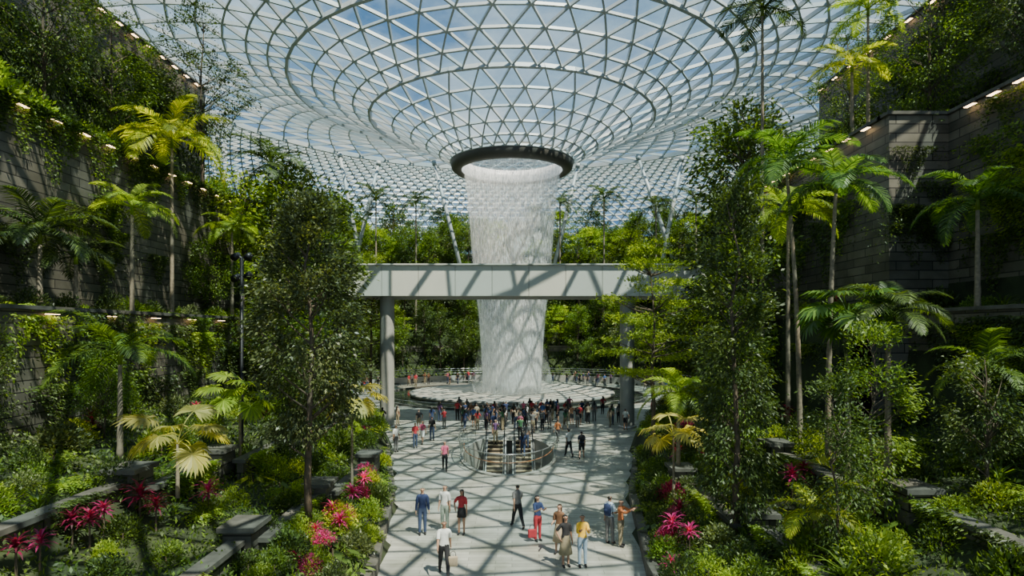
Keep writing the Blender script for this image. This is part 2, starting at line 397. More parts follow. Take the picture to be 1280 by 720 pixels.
# pool
e = empty('pool', (0, 74, 0), 0, 'shallow round pool of misty water below the waterfall', 'pool')
MB().lathe([(0.01, .3), (3, .3), (8, .34), (11.3, .48)], 128).build('water_surface', M['poolwater'], e, True)
MB().lathe([(11.3, .48), (11.5, .52), (11.7, .48), (11.72, .3), (11.5, .05)], 128).build('rim', M['column'], e, True)
MB().lathe([(11.5, .06), (15, .06)], 96).build('outer_water', M['darkwater'], e, True)
MB().lathe([(15, 0), (15, .2), (15.35, .2), (15.35, 0)], 96).build('outer_kerb', M['ledge'], e)
rl = empty('pool_railing', (0, 74, 0), 0, 'low curved glass railing around the dark water of the pool', 'railing')
gp = MB().lathe([(15.5, .05), (15.5, .6)], 96).build('glass_panel', M['glass'], rl)
V, Fc = tube([(15.5*math.cos(2*PI*k/96), 15.5*math.sin(2*PI*k/96), .62) for k in range(97)], .025, 6); MB().add(V, Fc).build('handrail', M['chrome'], gp, True)
rl = empty('plaza_railing', (0, 74, .9), 0, 'pale curved railing on the far rim of the plaza', 'railing')
pt = [(22.2*math.cos(-.2+k*(PI+.4)/80), 22.2*math.sin(-.2+k*(PI+.4)/80)) for k in range(81)]
for zz in (.35, .7, 1.0): MB().tube([(x, y, zz) for x, y in pt], .03, 6).build('rail', M['chrome'], rl, True)
for k in range(0, 81, 4): MB().tube([(*pt[k], 0), (*pt[k], 1.0)], .03, 6).build('post', M['chrome'], rl)

# ------------------------------------------------------------ bridge
e = empty('footbridge', (0, 48, 0), 0, 'pale panelled footbridge crossing in front of the waterfall', 'bridge')
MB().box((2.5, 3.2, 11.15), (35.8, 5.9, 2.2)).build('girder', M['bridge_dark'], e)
xx = -15.3; pw = 2.76
for k in range(13):
    MB().box((xx+pw*(k+.5), .1, 11.15), (pw-.03, .28, 2.3)).build('cladding_panel', M['bridge'], e, bevel=.015)
MB().box((2.6, 0, 12.36), (35.9, .5, .1)).build('coping', M['bridge'], e)
MB().box((2.5, 6.2, 11.2), (35.8, .3, 2.3)).build('rear_fascia', M['bridge'], e)
for x in (-9.6, 8.85):
    cl = MB().lathe([(.55, .1), (.55, 9.7), (.55, 10.05)], 32, (x, 1.2, 0)).build('column', M['column'], e, True)
    MB().lathe([(.72, 0), (.72, .1), (.56, .14)], 32, (x, 1.2, 0)).build('column_base', M['chrome'], cl, True)

# ------------------------------------------------------------ escalators + well balustrade
for i, x in enumerate((-1.1, .75)):
    e = empty('escalator', (x, 43.2, 0), 0, ('left' if i == 0 else 'right')+' escalator descending inside the oval glass well', 'escalator', 'pair of escalators')
    for k in range(20):
        st = MB().box((0, -.4*k-.2, -.2*k-.02), (1.0, .38, .04)).build('step', M['step'], e)
        MB().box((0, -.4*k-.385, -.2*k-.12), (1.0, .02, .18)).build('riser', M['riser'], st)
    for s in (-1, 1):
        g = MB(); g.add([(s*.6, .4, 0), (s*.6, -8.2, -4.1), (s*.6, -8.2, -3.1), (s*.6, .4, 1.0)], [(0, 1, 2, 3)]); gg = g.build('side_glass', M['glass'], e)
        MB().tube([(s*.6, .9, .75), (s*.6, .6, 1.0), (s*.6, .2, 1.0), (s*.6, -8.0, -3.05), (s*.6, -8.4, -3.3)], .04, 8).build('handrail', M['black'], gg, True)
        q0, q1 = s*.51, s*.72
        MB().add([(q0, .4, .12), (q0, -8.2, -4.0), (q0, -8.2, -4.4), (q0, .4, -.4), (q1, .4, .12), (q1, -8.2, -4.0), (q1, -8.2, -4.4), (q1, .4, -.4)],
                 [(0, 1, 2, 3), (4, 5, 6, 7), (0, 4, 5, 1), (3, 2, 6, 7)]).build('skirt', M['paint'], e)
e = empty('well_balustrade', (WC[0], WC[1], 0), 0, 'oval glass balustrade around the escalator well', 'balustrade')
def ov(a, k=1.03): p = oval(a, k); return (p[0]-WC[0], p[1]-WC[1])
aa = [PI/2+.5+k*(2*PI-1.0)/48 for k in range(49)]
for k in range(0, 48, 3):
    g = MB(); V = []
    for q in range(4): x, y = ov(aa[k+q]); x2, y2 = ov(aa[k+q], 1.1); V += [(x, y, .05), (x2, y2, 1.15)]
    g.add(V, [(2*q, 2*q+2, 2*q+3, 2*q+1) for q in range(3)]); gp = g.build('glass_panel', M['glass'], e)
    x, y = ov(aa[k]); x2, y2 = ov(aa[k], 1.1); MB().tube([(x, y, 0), (x2, y2, 1.15)], .018, 6).build('post', M['chrome'], gp)
MB().tube([(*ov(q, 1.1), 1.18) for q in aa], .03, 8).build('handrail', M['chrome'], e, True)
MB().tube([(*ov(q, .985), .62) for q in aa[10:39]], .025, 8).build('timber_rail', M['rubber'], e, True)
V = []
k_ = MB()
for k in range(K):
    p, q = ov(2*PI*k/K, 1.0), ov(2*PI*k/K, 1.07); V += [(*p, .0), (*p, .08), (*q, .08), (*q, 0)]
k_.add(V, [(4*k+a, (4*k+4+a) % (4*K), (4*k+5+a) % (4*K), 4*k+1+a) for k in range(K) for a in range(3)]).build('kerb', M['column'], e)

# lamp post
p = pix(302, 470, 27); e = empty('lamp_post', (p.x, 27, ground(p.x, 27)), 0, 'black lamp post with spotlight heads beside the left stone wall', 'lamp post')
top = CH+(HZ-322)/F*27-ground(p.x, 27)
MB().tube([(0, 0, 0), (0, 0, .3), (0, 0, top)], [.12, .08, .07], 10).build('pole', M['black'], e, True)
for k, (dz, sx) in enumerate(((0, 1), (0, -.6), (-.8, 1), (-.9, -.6))):
    a = MB().tube([(0, 0, top+dz), (.3*sx, -.05, top+dz+.05)], .03, 6).build('bracket', M['black'], e)
    h = MB().tube([(.3*sx, .1, top+dz+.12), (.36*sx, -.25, top+dz-.02)], [.12, .16], 12).build('spotlight', M['black'], a, True)

# ledge lights
def ledge_light(x, y, z, label, group, s):
    o = MB().box((0, 0, 0), (.2, .6, .08)).build('ledge_light', M['black'], bevel=.01); o.location = (x, y, z)
    MB().box((0, 0, -.045), (.17, .55, .03)).build('lens', M['lamp'], o); tag(o, label, 'light', group)
for y in np.arange(24, 45, 1.9): ledge_light(-19.8, y, 16.5, 'small warm ledge light under the rim of the upper left stone wall', 'upper left wall lights', 1)
for y in np.arange(20, 44, 3.4): ledge_light(-16.8, y, 8.0, 'small warm ledge light under the rim of the lower left stone wall', 'lower left wall lights', 1)
for y in np.arange(34, 50, 1.6): ledge_light(-23.8, y, 26.05, 'small warm ledge light at the very top of the left terraces', 'top left wall lights', 1)
for y in np.arange(22.5, 27.6, 1.3): ledge_light(18.9, y, 16.7, 'small warm ledge light on the near upper right stone wall', 'near upper right wall lights', -1)
for y in np.arange(29.5, 42, 1.7): ledge_light(16.3, y, 16.7, 'small warm ledge light on the far upper right stone wall', 'far upper right wall lights', -1)
for y in np.arange(34, 50, 2.2): ledge_light(23.8, y, 26.05, 'small warm ledge light at the very top of the right terraces', 'top right wall lights', -1)

# ------------------------------------------------------------ plants
def tree_parts(seed, H, cr, th, kind, nc, nl, ls, lw, tr=.12, mat='mid', sig=.45, bark='bark'):
    rs = np.random.RandomState(seed); C = []
    if kind == 'round':
        for _ in range(nc):
            d = rs.normal(0, 1, 3); d /= np.linalg.norm(d); k = rs.uniform(.15, 1)**.45
            C.append((d[0]*cr*k, d[1]*cr*k, (H+th)/2+d[2]*k*(H-th)/2))
    elif kind == 'column':
        for _ in range(nc):
            u = rs.uniform(0, 1); a = rs.uniform(0, 2*PI); rr = cr*math.sin(PI*(u*.82+.14))**.6*rs.uniform(.2, 1)**.5
            C.append((rr*math.cos(a), rr*math.sin(a), th+u*(H-th)))
    else:
        T = 8
        for i in range(nc):
            t = i % T; u = t/(T-1); a = rs.uniform(0, 2*PI); rr = cr*(math.sin(PI*(.3+.62*u)))*rs.uniform(.1, 1)**.5
            C.append((rr*math.cos(a), rr*math.sin(a), th+u*(H-th)+rr*.15+rs.normal(0, .16)))
    C = np.array(C)
    sg = np.array([sig, sig, sig*(.75 if kind != 'layer' else .22)])
    P = np.repeat(C, nl, 0)+rs.normal(0, 1, (nc*nl, 3))*sg
    ax = P.copy(); ax[:, 2] = (ax[:, 2]-(H+th)/2)*.3; dirs = unit(ax)+np.array([0, 0, -.25 if kind != 'layer' else .1])
    fo = qmesh('foliage', leaves(P, dirs, ls, lw, rs, .55), M[mat])
    tb = MB(); px_ = [(0, 0, 0)]; m = 7
    for i in range(1, m+1): px_.append((rs.normal(0, .05)*i*.5, rs.normal(0, .05)*i*.5, (H*.93)*i/m))
    tb.tube(px_, [tr*(1-.8*i/m) for i in range(m+1)], 8)
    for c in C[::max(1, nc//40)]:
        z0 = max(th*.7, c[2]-math.hypot(c[0], c[1])*(.8 if kind != 'layer' else .3)-.1); z0 = min(z0, H*.9); t = z0/(H*.93)*m; i = min(int(t), m-1); f = t-i
        b = np.array(px_[i])*(1-f)+np.array(px_[i+1])*f
        md = (b+c)/2+np.array([0, 0, -.05*math.hypot(c[0], c[1])])
        tb.tube([b, md, c], [tr*.3, tr*.2, tr*.06], 5, False)
    return tb.mesh('trunk', M[bark], True), fo
TP = {}
def tree_proto(key, *a, **k): TP[key] = tree_parts(*a, **k)
def put_tree(key, loc, sc, rzv, label, group=None, mat=None, name='tree', cat='tree', szf=1.):
    tm, fm = TP[key]; e = empty(name, loc, rzv, label, cat, group); e.scale = (sc, sc, sc*szf)
    link(D.objects.new('trunk', tm), e); f = link(D.objects.new('foliage', fm), e)
    if mat: f.material_slots[0].link = 'OBJECT'; f.material_slots[0].material = M[mat]
    return e
tree_proto('heroL', 11, 10.6, 1.7, 3.0, 'column', 85, 230, .15, .068, .13, mat='olive', sig=.27)
tree_proto('heroR', 12, 10.8, 1.2, .8, 'column', 80, 190, .14, .062, .11, mat='dark', sig=.24)
tree_proto('layer', 13, 10.6, 2.8, 4.2, 'layer', 84, 110, .16, .075, .13, mat='light', sig=.36)
tree_proto('airy', 14, 12.5, 3.3, 2.5, 'round', 80, 110, .2, .085, .13, mat='mid', sig=.34)
tree_proto('small', 15, 4.5, 1.4, .8, 'round', 46, 130, .12, .05, .06, mat='mid', sig=.22)
tree_proto('small2', 16, 5.0, .9, .5, 'column', 44, 120, .11, .045, .05, mat='dark', sig=.19)
tree_proto('bg1', 21, 8, 2.6, 2.2, 'round', 46, 95, .28, .13, .14, sig=.42)
tree_proto('bg2', 22, 9, 2.0, 2.0, 'column', 46, 95, .27, .12, .14, sig=.36)
tree_proto('bg3', 23, 7.5, 3.0, 2.6, 'layer', 60, 85, .27, .13, .12, sig=.5)
tree_proto('bg4', 24, 10, 2.0, 4.0, 'round', 34, 90, .28, .12, .12, sig=.42)

put_tree('heroL', (-6.6, 20.8, 1.0), 1.0, .4, 'tall dense tree with silvery leaves left of the path, rising above the planter', name='leafy_tree')
put_tree('heroR', (7.0, 20, 1.0), 1.0, 1.2, 'tall dark narrow tree right of the path', name='leafy_tree')
put_tree('layer', (7.3, 33, .8), 1.0, 2.0, 'light green tree with layered crown before the right bridge column', name='layered_tree')
put_tree('layer', (-11.5, 52, 2.5), 1.0, 1.0, 'light green layered tree behind the left bridge column', name='layered_tree')
put_tree('airy', (-20.8, 43, 16.5), 1.0, 0, 'airy tall tree at the top left against the glass roof', name='leafy_tree', mat='dark')
put_tree('airy', (-22, 30, 16.5), .8, 2, 'dark bushy tree in the top left corner above the stone wall', name='leafy_tree', mat='dark')
put_tree('airy', (-22.6, 36, 16.5), .75, 3, 'tree between the corner tree and the airy tree, top left', name='leafy_tree', mat='mid')
put_tree('airy', (-21.8, 25, 16.5), .65, 4, 'tree cut by the upper left frame edge', name='leafy_tree', mat='dark')
put_tree('airy', (21.5, 33, 16.5), .8, 1, 'airy tree on top of the right stone wall', name='leafy_tree')
put_tree('airy', (20.5, 39, 16.5), .75, 2.4, 'bushy tree at the far end of the upper right terrace', name='leafy_tree', mat='mid')
put_tree('airy', (22.0, 27, 16.8), .7, 5, 'dark tree in the top right corner', name='leafy_tree', mat='dark')
for i, (x, y, k, s, m, lb) in enumerate([
    (8.4, 16.5, 'small2', .95, 'dark', 'thin dark tree at lower right near the path'),
    (10.3, 18.3, 'small2', 1.15, 'mid', 'feathery tree at lower right in front of the wall'),
    (13.0, 17.5, 'small', .9, 'dark', 'dark bushy tree in the lower right corner'),
    (9.4, 26, 'small2', 1.4, 'mid', 'slender green tree behind the tall dark narrow tree'),
    (10.6, 31, 'small', 1.2, 'dark', 'round dark tree at the far end of the right wall'),
    (11.4, 38, 'bg1', .95, 'mid', 'rounded green tree near the right bridge end'),
    (13.8, 42, 'bg2', 1.3, 'dark', 'tall dark tree hiding the right end of the footbridge'),
    (13.6, 36, 'bg2', 1.2, 'mid', 'tall green tree behind the right palms'),
    (15.8, 44, 'bg4', 1.5, 'mid', 'tall spindly tree beyond the right stone wall'),
    (17.5, 48, 'bg2', 1.5, 'dark', 'tall upright tree behind the spindly one at right'),
    (-8.7, 27, 'small2', 1.1, 'dark', 'slender dark tree behind the tall silvery tree'),
    (-10.4, 33, 'bg1', .8, 'mid', 'rounded tree left of the bridge column'),
    (-12.8, 37, 'bg2', .95, 'dark', 'dark tree beside the far end of the lower left wall'),
    (-12.4, 43, 'bg2', 1.25, 'mid', 'tall green tree hiding the left end of the footbridge'),
    (-14.8, 46, 'bg4', 1.6, 'mid', 'spindly tree beyond the lower left wall'),
    (-17.2, 49, 'bg2', 1.6, 'dark', 'tall upright dark tree beyond the end of the left walls'),
    (-15.5, 40, 'small', 1.5, 'mid', 'bushy tree against the lower left wall far end'),
    (-15.3, 24, 'small', .75, 'mid', 'small green tree against the lower left wall'),
    (-18.6, 40, 'small', 1.2, 'mid', 'bushy tree on the left shelf near the lamp post'),
    (-18.5, 44, 'bg4', 1.1, 'light', 'pale green tree at the end of the left shelf'),
    (-16.0, 19.5, 'small2', .8, 'dark', 'dark shrub-like tree at the left frame edge')]):
    put_tree(k, (x, y, ground(x, y)), s, i*1.3, lb, mat=m, name='leafy_tree')

kinds = [('bg1', 'mid'), ('bg2', 'dark'), ('bg3', 'light'), ('bg1', 'dark'), ('bg2', 'mid'), ('bg4', 'mid'), ('bg3', 'light'), ('bg1', 'olive'), ('bg2', 'mid')]
pts = []
tries = 0
while len(pts) < 295 and tries < 30000:
    tries += 1
    a = R.uniform(-.7, PI+.7); rr = 24.0+28*R.random()**1.2; x = rr*math.cos(a); y = 74+rr*math.sin(a)
    if y < 48.5 or abs(x)/y > .64: continue
    if y < 60 and sdist(x, y) < 1.8: continue
    if any((x-p[0])**2+(y-p[1])**2 < 2.3**2 for p in pts): continue
    pts.append((x, y))
for i, (x, y) in enumerate(pts):
    k, m = R.choice(kinds); rr = math.hypot(x, y-74); sc = R.uniform(.6, 1.0) if rr < 30 else R.uniform(.85, 1.3)
    side = 'behind the pool' if abs(x) < 14 else ('left of the waterfall' if x < 0 else 'right of the waterfall')
    kd = {'mid': 'mid green', 'dark': 'dark green', 'light': 'light green', 'olive': 'olive green'}[m]
    sh = {'bg1': 'rounded', 'bg2': 'upright', 'bg3': 'layered', 'bg4': 'spindly'}[k]
    put_tree(k, (x, y, ground(x, y)-.2), sc, R.uniform(0, 6), f'{kd} {sh} tree on the wooded slope {side}', f'{kd} {sh} slope trees {side}', m, 'slope_tree')

# palms
def frond_mesh(seed, L=2.6, a0=.9, a1=-.7, nl=38, ll=.75, lw=.042, mat='palm', droop=.35):
    rs = np.random.RandomState(seed); K = 16; P = [np.zeros(3)]
    for i in range(K):
        e = a0+(a1-a0)*((i+.5)/K)**1.1; P.append(P[-1]+np.array([math.cos(e), 0, math.sin(e)])*L/K)
    P = np.array(P); Q = []
    for i in range(K):
        w0 = .035*(1-i/K)+.006; w1 = .035*(1-(i+1)/K)+.006; s = np.array([0, 1, 0.]); t = P[i+1]-P[i]; u = unit(np.cross(t, s))
        for d in (s, u): Q.append([P[i]-d*w0, P[i]+d*w0, P[i+1]+d*w1, P[i+1]-d*w1])
    for k in range(nl):
        t = .16+.84*k/nl; f = t*K; i = min(int(f), K-1); b = P[i]*(1-f+i)+P[i+1]*(f-i); tg = unit(P[i+1]-P[i]); up = unit(np.cross(tg, np.array([0, 1., 0]))); up = up if up[2] > 0 else -up
        l = ll*(math.sin(PI*min(1, .18+.8*t)))**.7*rs.uniform(.85, 1.1)
        for s in (-1, 1):
            d = unit(np.array([0, s, 0])*.9+tg*(.35+.6*t)+up*.15+rs.normal(0, .05, 3)); d2 = unit(d+np.array([0, 0, -droop*2]))
            w = unit(np.cross(d, up))*lw; m = b+d*l*.55
            Q.append([b-w*.4, b+w*.4, m+w*.5, m-w*.5]); Q.append([m-w*.5, m+w*.5, m+d2*l*.45+w*.08, m+d2*l*.45-w*.08])
    return qmesh('frond', Q, M[mat])
def fan_mesh(seed, st=1.1, L=.85, mat='palm', nb=26, a0=1.0):
    rs = np.random.RandomState(seed); K = 6; P = [np.zeros(3)]
    for i in range(K): e = a0-(a0+.1)*((i+.5)/K); P.append(P[-1]+np.array([math.cos(e), 0, math.sin(e)])*st/K)
    Q = []
    s = np.array([0, 1, 0.])
    for i in range(K):
        Q.append([P[i]-s*.018, P[i]+s*.018, P[i+1]+s*.018, P[i+1]-s*.018])
    c = P[-1]; tg = unit(np.array([1, 0, -.25]))
    for k in range(nb):
        a = -2.2+4.4*k/(nb-1); d = tg*math.cos(a)+s*math.sin(a); d = unit(d+np.array([0, 0, rs.uniform(-.06, .06)])); l = L*rs.uniform(.9, 1.05)*(1-.25*abs(a)/2.2)
        w = unit(np.cross(d, np.array([0, 0, 1.])))*l*.075+np.array([0, 0, .012*(1 if k % 2 else -1)]); m = c+d*l*.6; tip = m+unit(d+np.array([0, 0, -.7]))*l*.42
        Q.append([c, m+w, tip, m-w])
    return qmesh('fan_leaf', Q, M[mat])
FR = [frond_mesh(i, a0=.9-.1*i, a1=-.6-.15*i) for i in range(3)]
FN = [fan_mesh(i) for i in range(3)]
def palm(name, label, loc, H, fs, nf=12, mat='palm', fan=False, tr=.09, lean=(0, 0), seed=0, cat='palm', group=None, spread=1.):
    rr = random.Random(seed+1); e = empty(name, loc, rr.uniform(0, 6), label, cat, group)
    if H > .05:
        m = max(4, int(H/.5)); p = []; rd = []
        for i in range(m*2+1):
            t = i/(m*2); p.append((lean[0]*t*t, lean[1]*t*t, H*t)); rd.append(tr*(1.25-.55*t)*(1.08 if i % 2 else .96))
        o = MB().tube(p, rd, 10).build('trunk', M['palebark'], e, True)
        if not fan and H > 2: MB().tube([(lean[0], lean[1], H-.02), (lean[0], lean[1], H+.35*fs), (lean[0], lean[1], H+.6*fs)], [tr*.85, tr*.8, tr*.3], 10).build('crown_shaft', M['light'], o, True)
    for k in range(nf):
        me_ = (FN if fan else FR)[k % 3]; f = link(D.objects.new('fan_leaf' if fan else 'frond', me_), e)
        t = k/(nf-1.); f.location = (lean[0], lean[1], H+(.35*fs if (H > 2 and not fan) else 0)); f.rotation_euler = (rr.uniform(-.15, .15), (-.45+1.15*t)*spread+rr.uniform(-.1, .1), k*2.4)
        s = fs*rr.uniform(.85, 1.1); f.scale = (s, s, s)
        if mat != 'palm': f.material_slots[0].link = 'OBJECT'; f.material_slots[0].material = M[mat]
    return e
def palmpx(name, label, px, cy, d, base, fs, x=None, **kw):
    p = pix(px, cy, d); b = ground(p.x, d) if base is None else base
    return palm(name, label, (p.x, d, b), max(.1, p.z-b), fs, **kw)
palmpx('feather_palm', 'bright yellow-green palm with trunk before the upper left wall', 215, 185, 34, 8.0, 1.4, mat='yellow', seed=1, nf=12)
palmpx('feather_palm', 'small green palm left of the bright palm on the shelf', 165, 268, 30, 8.0, .95, mat='light', seed=2, nf=11)
palmpx('feather_palm', 'dark palm crown standing against the glass roof at left', 340, 215, 46, 8.0, 1.4, mat='dark', seed=3, nf=14)
palmpx('feather_palm', 'young palm with thin trunk among the lower left planters', 150, 455, 22, 2.9, 1.0, mat='mid', seed=4, nf=11)
palmpx('feather_palm', 'dark drooping palm at the left frame edge above the ledge', 50, 305, 24.5, 8.0, 1.1, mat='dark', seed=5, nf=16)
palmpx('feather_palm', 'second dark drooping palm on the left ledge', 95, 330, 26, 8.0, .8, mat='dark', seed=6, nf=12)
palmpx('fan_palm', 'pale yellow fan palm above the pink leaves at lower left', 222, 555, 18.5, 2.5, 1.0, mat='pale', fan=True, nf=9, seed=7, tr=.05)
palmpx('fan_palm', 'green fan palm below the left lamp post', 300, 500, 25, None, 1.0, mat='light', fan=True, nf=10, seed=8, tr=.05)
palmpx('fan_palm', 'pale fan palm beside the tall silvery tree', 440, 500, 25, .8, .9, mat='pale', fan=True, nf=9, seed=9, tr=.05)
palmpx('feather_palm', 'very tall thin palm at top right against the roof', 953, 20, 35, 2.4, 1.2, mat='dark', seed=10, nf=13, tr=.1)
palmpx('feather_palm', 'tall palm with spreading crown right of the tall thin trunk', 1000, 215, 26, 2.4, 1.15, mat='palm', seed=11, nf=14, lean=(.5, 0))
palmpx('feather_palm', 'leaning palm with broad crown at right', 1035, 245, 24, 2.6, 1.0, mat='palm', seed=12, nf=13, lean=(-.6, 0))
palmpx('feather_palm', 'bright palm on top of the right stone wall', 1065, 90, 33, 16.5, .9, mat='yellow', seed=13, nf=10)
palmpx('feather_palm', 'bright palm close to the top edge at right', 1085, 20, 34, 16.5, 1.0, mat='light', seed=14, nf=10)
palmpx('feather_palm', 'palm in front of the right stone wall near the frame edge', 1222, 262, 23.8, 8.0, .95, mat='palm', seed=15, nf=12)
palmpx('fan_palm', 'big dark fan palm in the middle of the right bank', 1060, 395, 21, 2.5, 1.1, mat='palm', fan=True, nf=16, seed=16, tr=.08)
palmpx('feather_palm', 'drooping palm beside the big dark fan palm', 1110, 405, 20.5, 2.6, .85, mat='dark', nf=16, seed=17)
palmpx('feather_palm', 'light green palm at the right path edge', 848, 500, 27, .8, .8, mat='light', seed=18, nf=12)
palmpx('fan_palm', 'low pale fan palm at the right path edge', 842, 545, 24, .8, .9, mat='pale', fan=True, nf=10, seed=19, tr=.05)
palmpx('feather_palm', 'light palm in front of the right lower wall', 985, 275, 30, 2.4, 1.1, mat='light', seed=20, nf=12)
palmpx('feather_palm', 'yellow-green palm low on the right bank', 1020, 640, 17, 1.4, .5, mat='yellow', seed=21, nf=10)
palmpx('feather_palm', 'small palm on the far left shelf', 290, 290, 40, 8.0, .9, mat='light', seed=22, nf=11)
palmpx('feather_palm', 'low feathery palm at the right frame edge', 1235, 470, 19, 3.0, .7, mat='mid', seed=23, nf=12)
for i, (px, cy, d) in enumerate([(520, 258, 100), (700, 258, 104), (755, 252, 98), (870, 258, 92), (470, 252, 96), (820, 262, 100), (395, 258, 90)]):
    palmpx('feather_palm', 'dark distant palm standing above the far trees', px, cy, d, None, 1.5, mat='dark', seed=30+i, nf=11, tr=.14, group='distant palms above the far trees')

# rosettes, ferns, shrubs
def rosette(seed, n=34, L=.62, w=.042, mat='red', up=1.25, tier=.25):
    rs = np.random.RandomState(seed); Q = []
    for k in range(n):
        a = k*2.399; e = up*(1-.85*k/n)+rs.normal(0, .15); l = L*rs.uniform(.7, 1.2); b = np.array([0, 0, tier*(1-k/n)]); h = np.array([math.cos(a), math.sin(a), 0]); s = np.array([-math.sin(a), math.cos(a), 0]); P = [b]
        for j in range(3): ee = e-j*.5; P.append(P[-1]+(h*math.cos(ee)+np.array([0, 0, math.sin(ee)]))*l/3)
        W = [w*.35, w, w*.85, .004]
        for j in range(3): Q.append([P[j]-s*W[j], P[j]+s*W[j], P[j+1]+s*W[j+1], P[j+1]-s*W[j+1]])
    return qmesh('leaves', Q, M[mat])
def shrub(seed, r=.6, h=.8, n=650, ls=.16, lw=.075, mat='mid'):
    rs = np.random.RandomState(seed); d = unit(rs.normal(0, 1, (n, 3))); d[:, 2] = np.abs(d[:, 2]); k = rs.uniform(.25, 1, (n, 1))**.5
    c = d*k*np.array([r, r, h]); c[:, 0:2] *= 1+.2*np.sin(5*np.arctan2(c[:, 1], c[:, 0])+seed)[:, None]
    return qmesh('foliage', leaves(c, d+np.array([0, 0, .3]), ls, lw, rs), M[mat])
def fern(seed, n=16, L=.8, mat='light'):
    rs = np.random.RandomState(seed); Q = []
    for k in range(n):
        a = k*2.399; h = np.array([math.cos(a), math.sin(a), 0]); s = np.array([-math.sin(a), math.cos(a), 0]); P = [np.zeros(3)]; e = 1.15-.5*k/n; l = L*rs.uniform(.8, 1.1)
        for j in range(10):
            ee = e-j*.17; P.append(P[-1]+(h*math.cos(ee)+np.array([0, 0, math.sin(ee)]))*l/10)
        for j in range(1, 10):
            w = l*.2*math.sin(PI*(j+1)/12); t = unit(P[j+1]-P[j])
            for sg in (-1, 1): Q.append([P[j], P[j]+s*sg*w*.5+t*.05, P[j]+s*sg*w+t*.03-np.array([0, 0, w*.2]), P[j]+s*sg*w*.5-t*.02])
    return qmesh('fronds', Q, M[mat])
def bigleaf(seed, n=12, L=.5, mat='yellow'):
    rs = np.random.RandomState(seed); Q = []
    for k in range(n):
        a = k*2.399; h = np.array([math.cos(a), math.sin(a), 0]); s = np.array([-math.sin(a), math.cos(a), 0]); b = h*.1; st = b+h*.25+np.array([0, 0, .5-.03*k])*L*1.3
        Q.append([b-s*.01, b+s*.01, st+s*.01, st-s*.01]); d = unit(h+np.array([0, 0, -.35]))*L*rs.uniform(.8, 1.1)
        Q.append([st, st+d*.45+s*L*.24, st+d, st+d*.45-s*L*.24])
    return qmesh('leaves', Q, M[mat])
SH = {'shrub': [shrub(i, n=1000, ls=[.1, .13, .08][i % 3], lw=[.045, .055, .04][i % 3]) for i in range(4)], 'rosette': [rosette(i) for i in range(3)], 'fern': [fern(i) for i in range(2)], 'bigleaf': [bigleaf(i) for i in range(2)],
      'yucca': [rosette(9, 44, .8, .026, 'mid', 1.3, .1)]}
STEM = MB().tube([(0, 0, -.3), (.02, 0, .25)], [.03, .02], 6).mesh('stem', M['bark'])
kname = {'shrub': 'shrub', 'rosette': 'cordyline', 'fern': 'fern', 'bigleaf': 'broadleaf_plant', 'yucca': 'spiky_plant'}
kword = {'shrub': 'leafy shrub', 'rosette': 'rosette plant', 'fern': 'arching fern', 'bigleaf': 'broad-leaved plant', 'yucca': 'spiky-leaved plant'}
mword = {'dark': 'dark green', 'mid': 'mid green', 'light': 'light green', 'yellow': 'yellow-green', 'olive': 'olive green', 'palm': 'green', 'pale': 'pale', 'red': 'crimson', 'pink': 'bright pink'}
def plant(kind, x, y, z, s, mat, where, rise=0):
    me_ = R.choice(SH[kind]); o = link(D.objects.new(kname[kind], me_)); o.location = (x, y, z+rise); o.rotation_euler = (0, 0, R.uniform(0, 6)); q = s*R.uniform(.85, 1.15); o.scale = (q, q, q*R.uniform(.85, 1.2))
    o.material_slots[0].link = 'OBJECT'; o.material_slots[0].material = M[mat]
    link(D.objects.new('stem', STEM), o)
    tag(o, f'{mword[mat]} {kword[kind]} {where}', 'plant', f'{mword[mat]} {kword[kind]}s {where}'); return o
mixes = [('shrub', 'mid'), ('shrub', 'light'), ('shrub', 'dark'), ('fern', 'light'), ('fern', 'mid'), ('bigleaf', 'mid'), ('bigleaf', 'yellow'), ('shrub', 'olive'), ('yucca', 'mid'), ('rosette', 'red'), ('rosette', 'pink'), ('shrub', 'yellow'), ('shrub', 'pink')]
wts = [6, 4, 5, 5, 5, 3, 1.5, 2, 3, 1, .5, 1.5, .3]
for sd, nm in ((-1, 'left'), (1, 'right')):
    y = 14
    while y < 50:
        for k, off in enumerate((.6, 1.4, 2.3, 3.2)):
            x = sd*(halfw(y)+off+R.uniform(-.2, .2)); kd, mt = R.choices(mixes, wts)[0]; yy = y+R.uniform(-.4, .4)
            plant(kd, x, yy, ground(x, yy), R.uniform(.6, 1.1)*(.8 if kd == 'rosette' else 1), mt if kd != 'rosette' else 'pink', f'bordering the path at {nm}')
        y += 1.1
    for _ in range(135):
        y = R.uniform(13, 44); x = sd*R.uniform(max(7.8, halfw(y)+2.5), WB(sd, y)-.5); kd, mt = R.choices(mixes, wts)[0]
        sc = R.uniform(.7, 1.35)
        if sd < 0 and 7.8 < -x < 11.4 and y < 26: sc *= .75
        plant(kd, x, y, ground(x, y), sc, mt, f'on the {nm} bank')
    for _ in range(56):
        y = R.uniform(20, 45); x = sd*R.uniform(WB(sd, y)+.3, WA(sd, y)-.4); kd, mt = R.choices(mixes[:9], wts[:9])[0]
        plant(kd, x, y, 8.0, R.uniform(.6, 1.2), mt, f'on the {nm} wall shelf')
    for _ in range(46):
        y = R.uniform(20, 48); x = sd*(WA(sd, y)+R.uniform(.3, 3)); kd, mt = R.choices(mixes[:9], wts[:9])[0]
        plant(kd, x, y, 16.5, R.uniform(.9, 1.8), mt, f'on top of the {nm} stone wall')
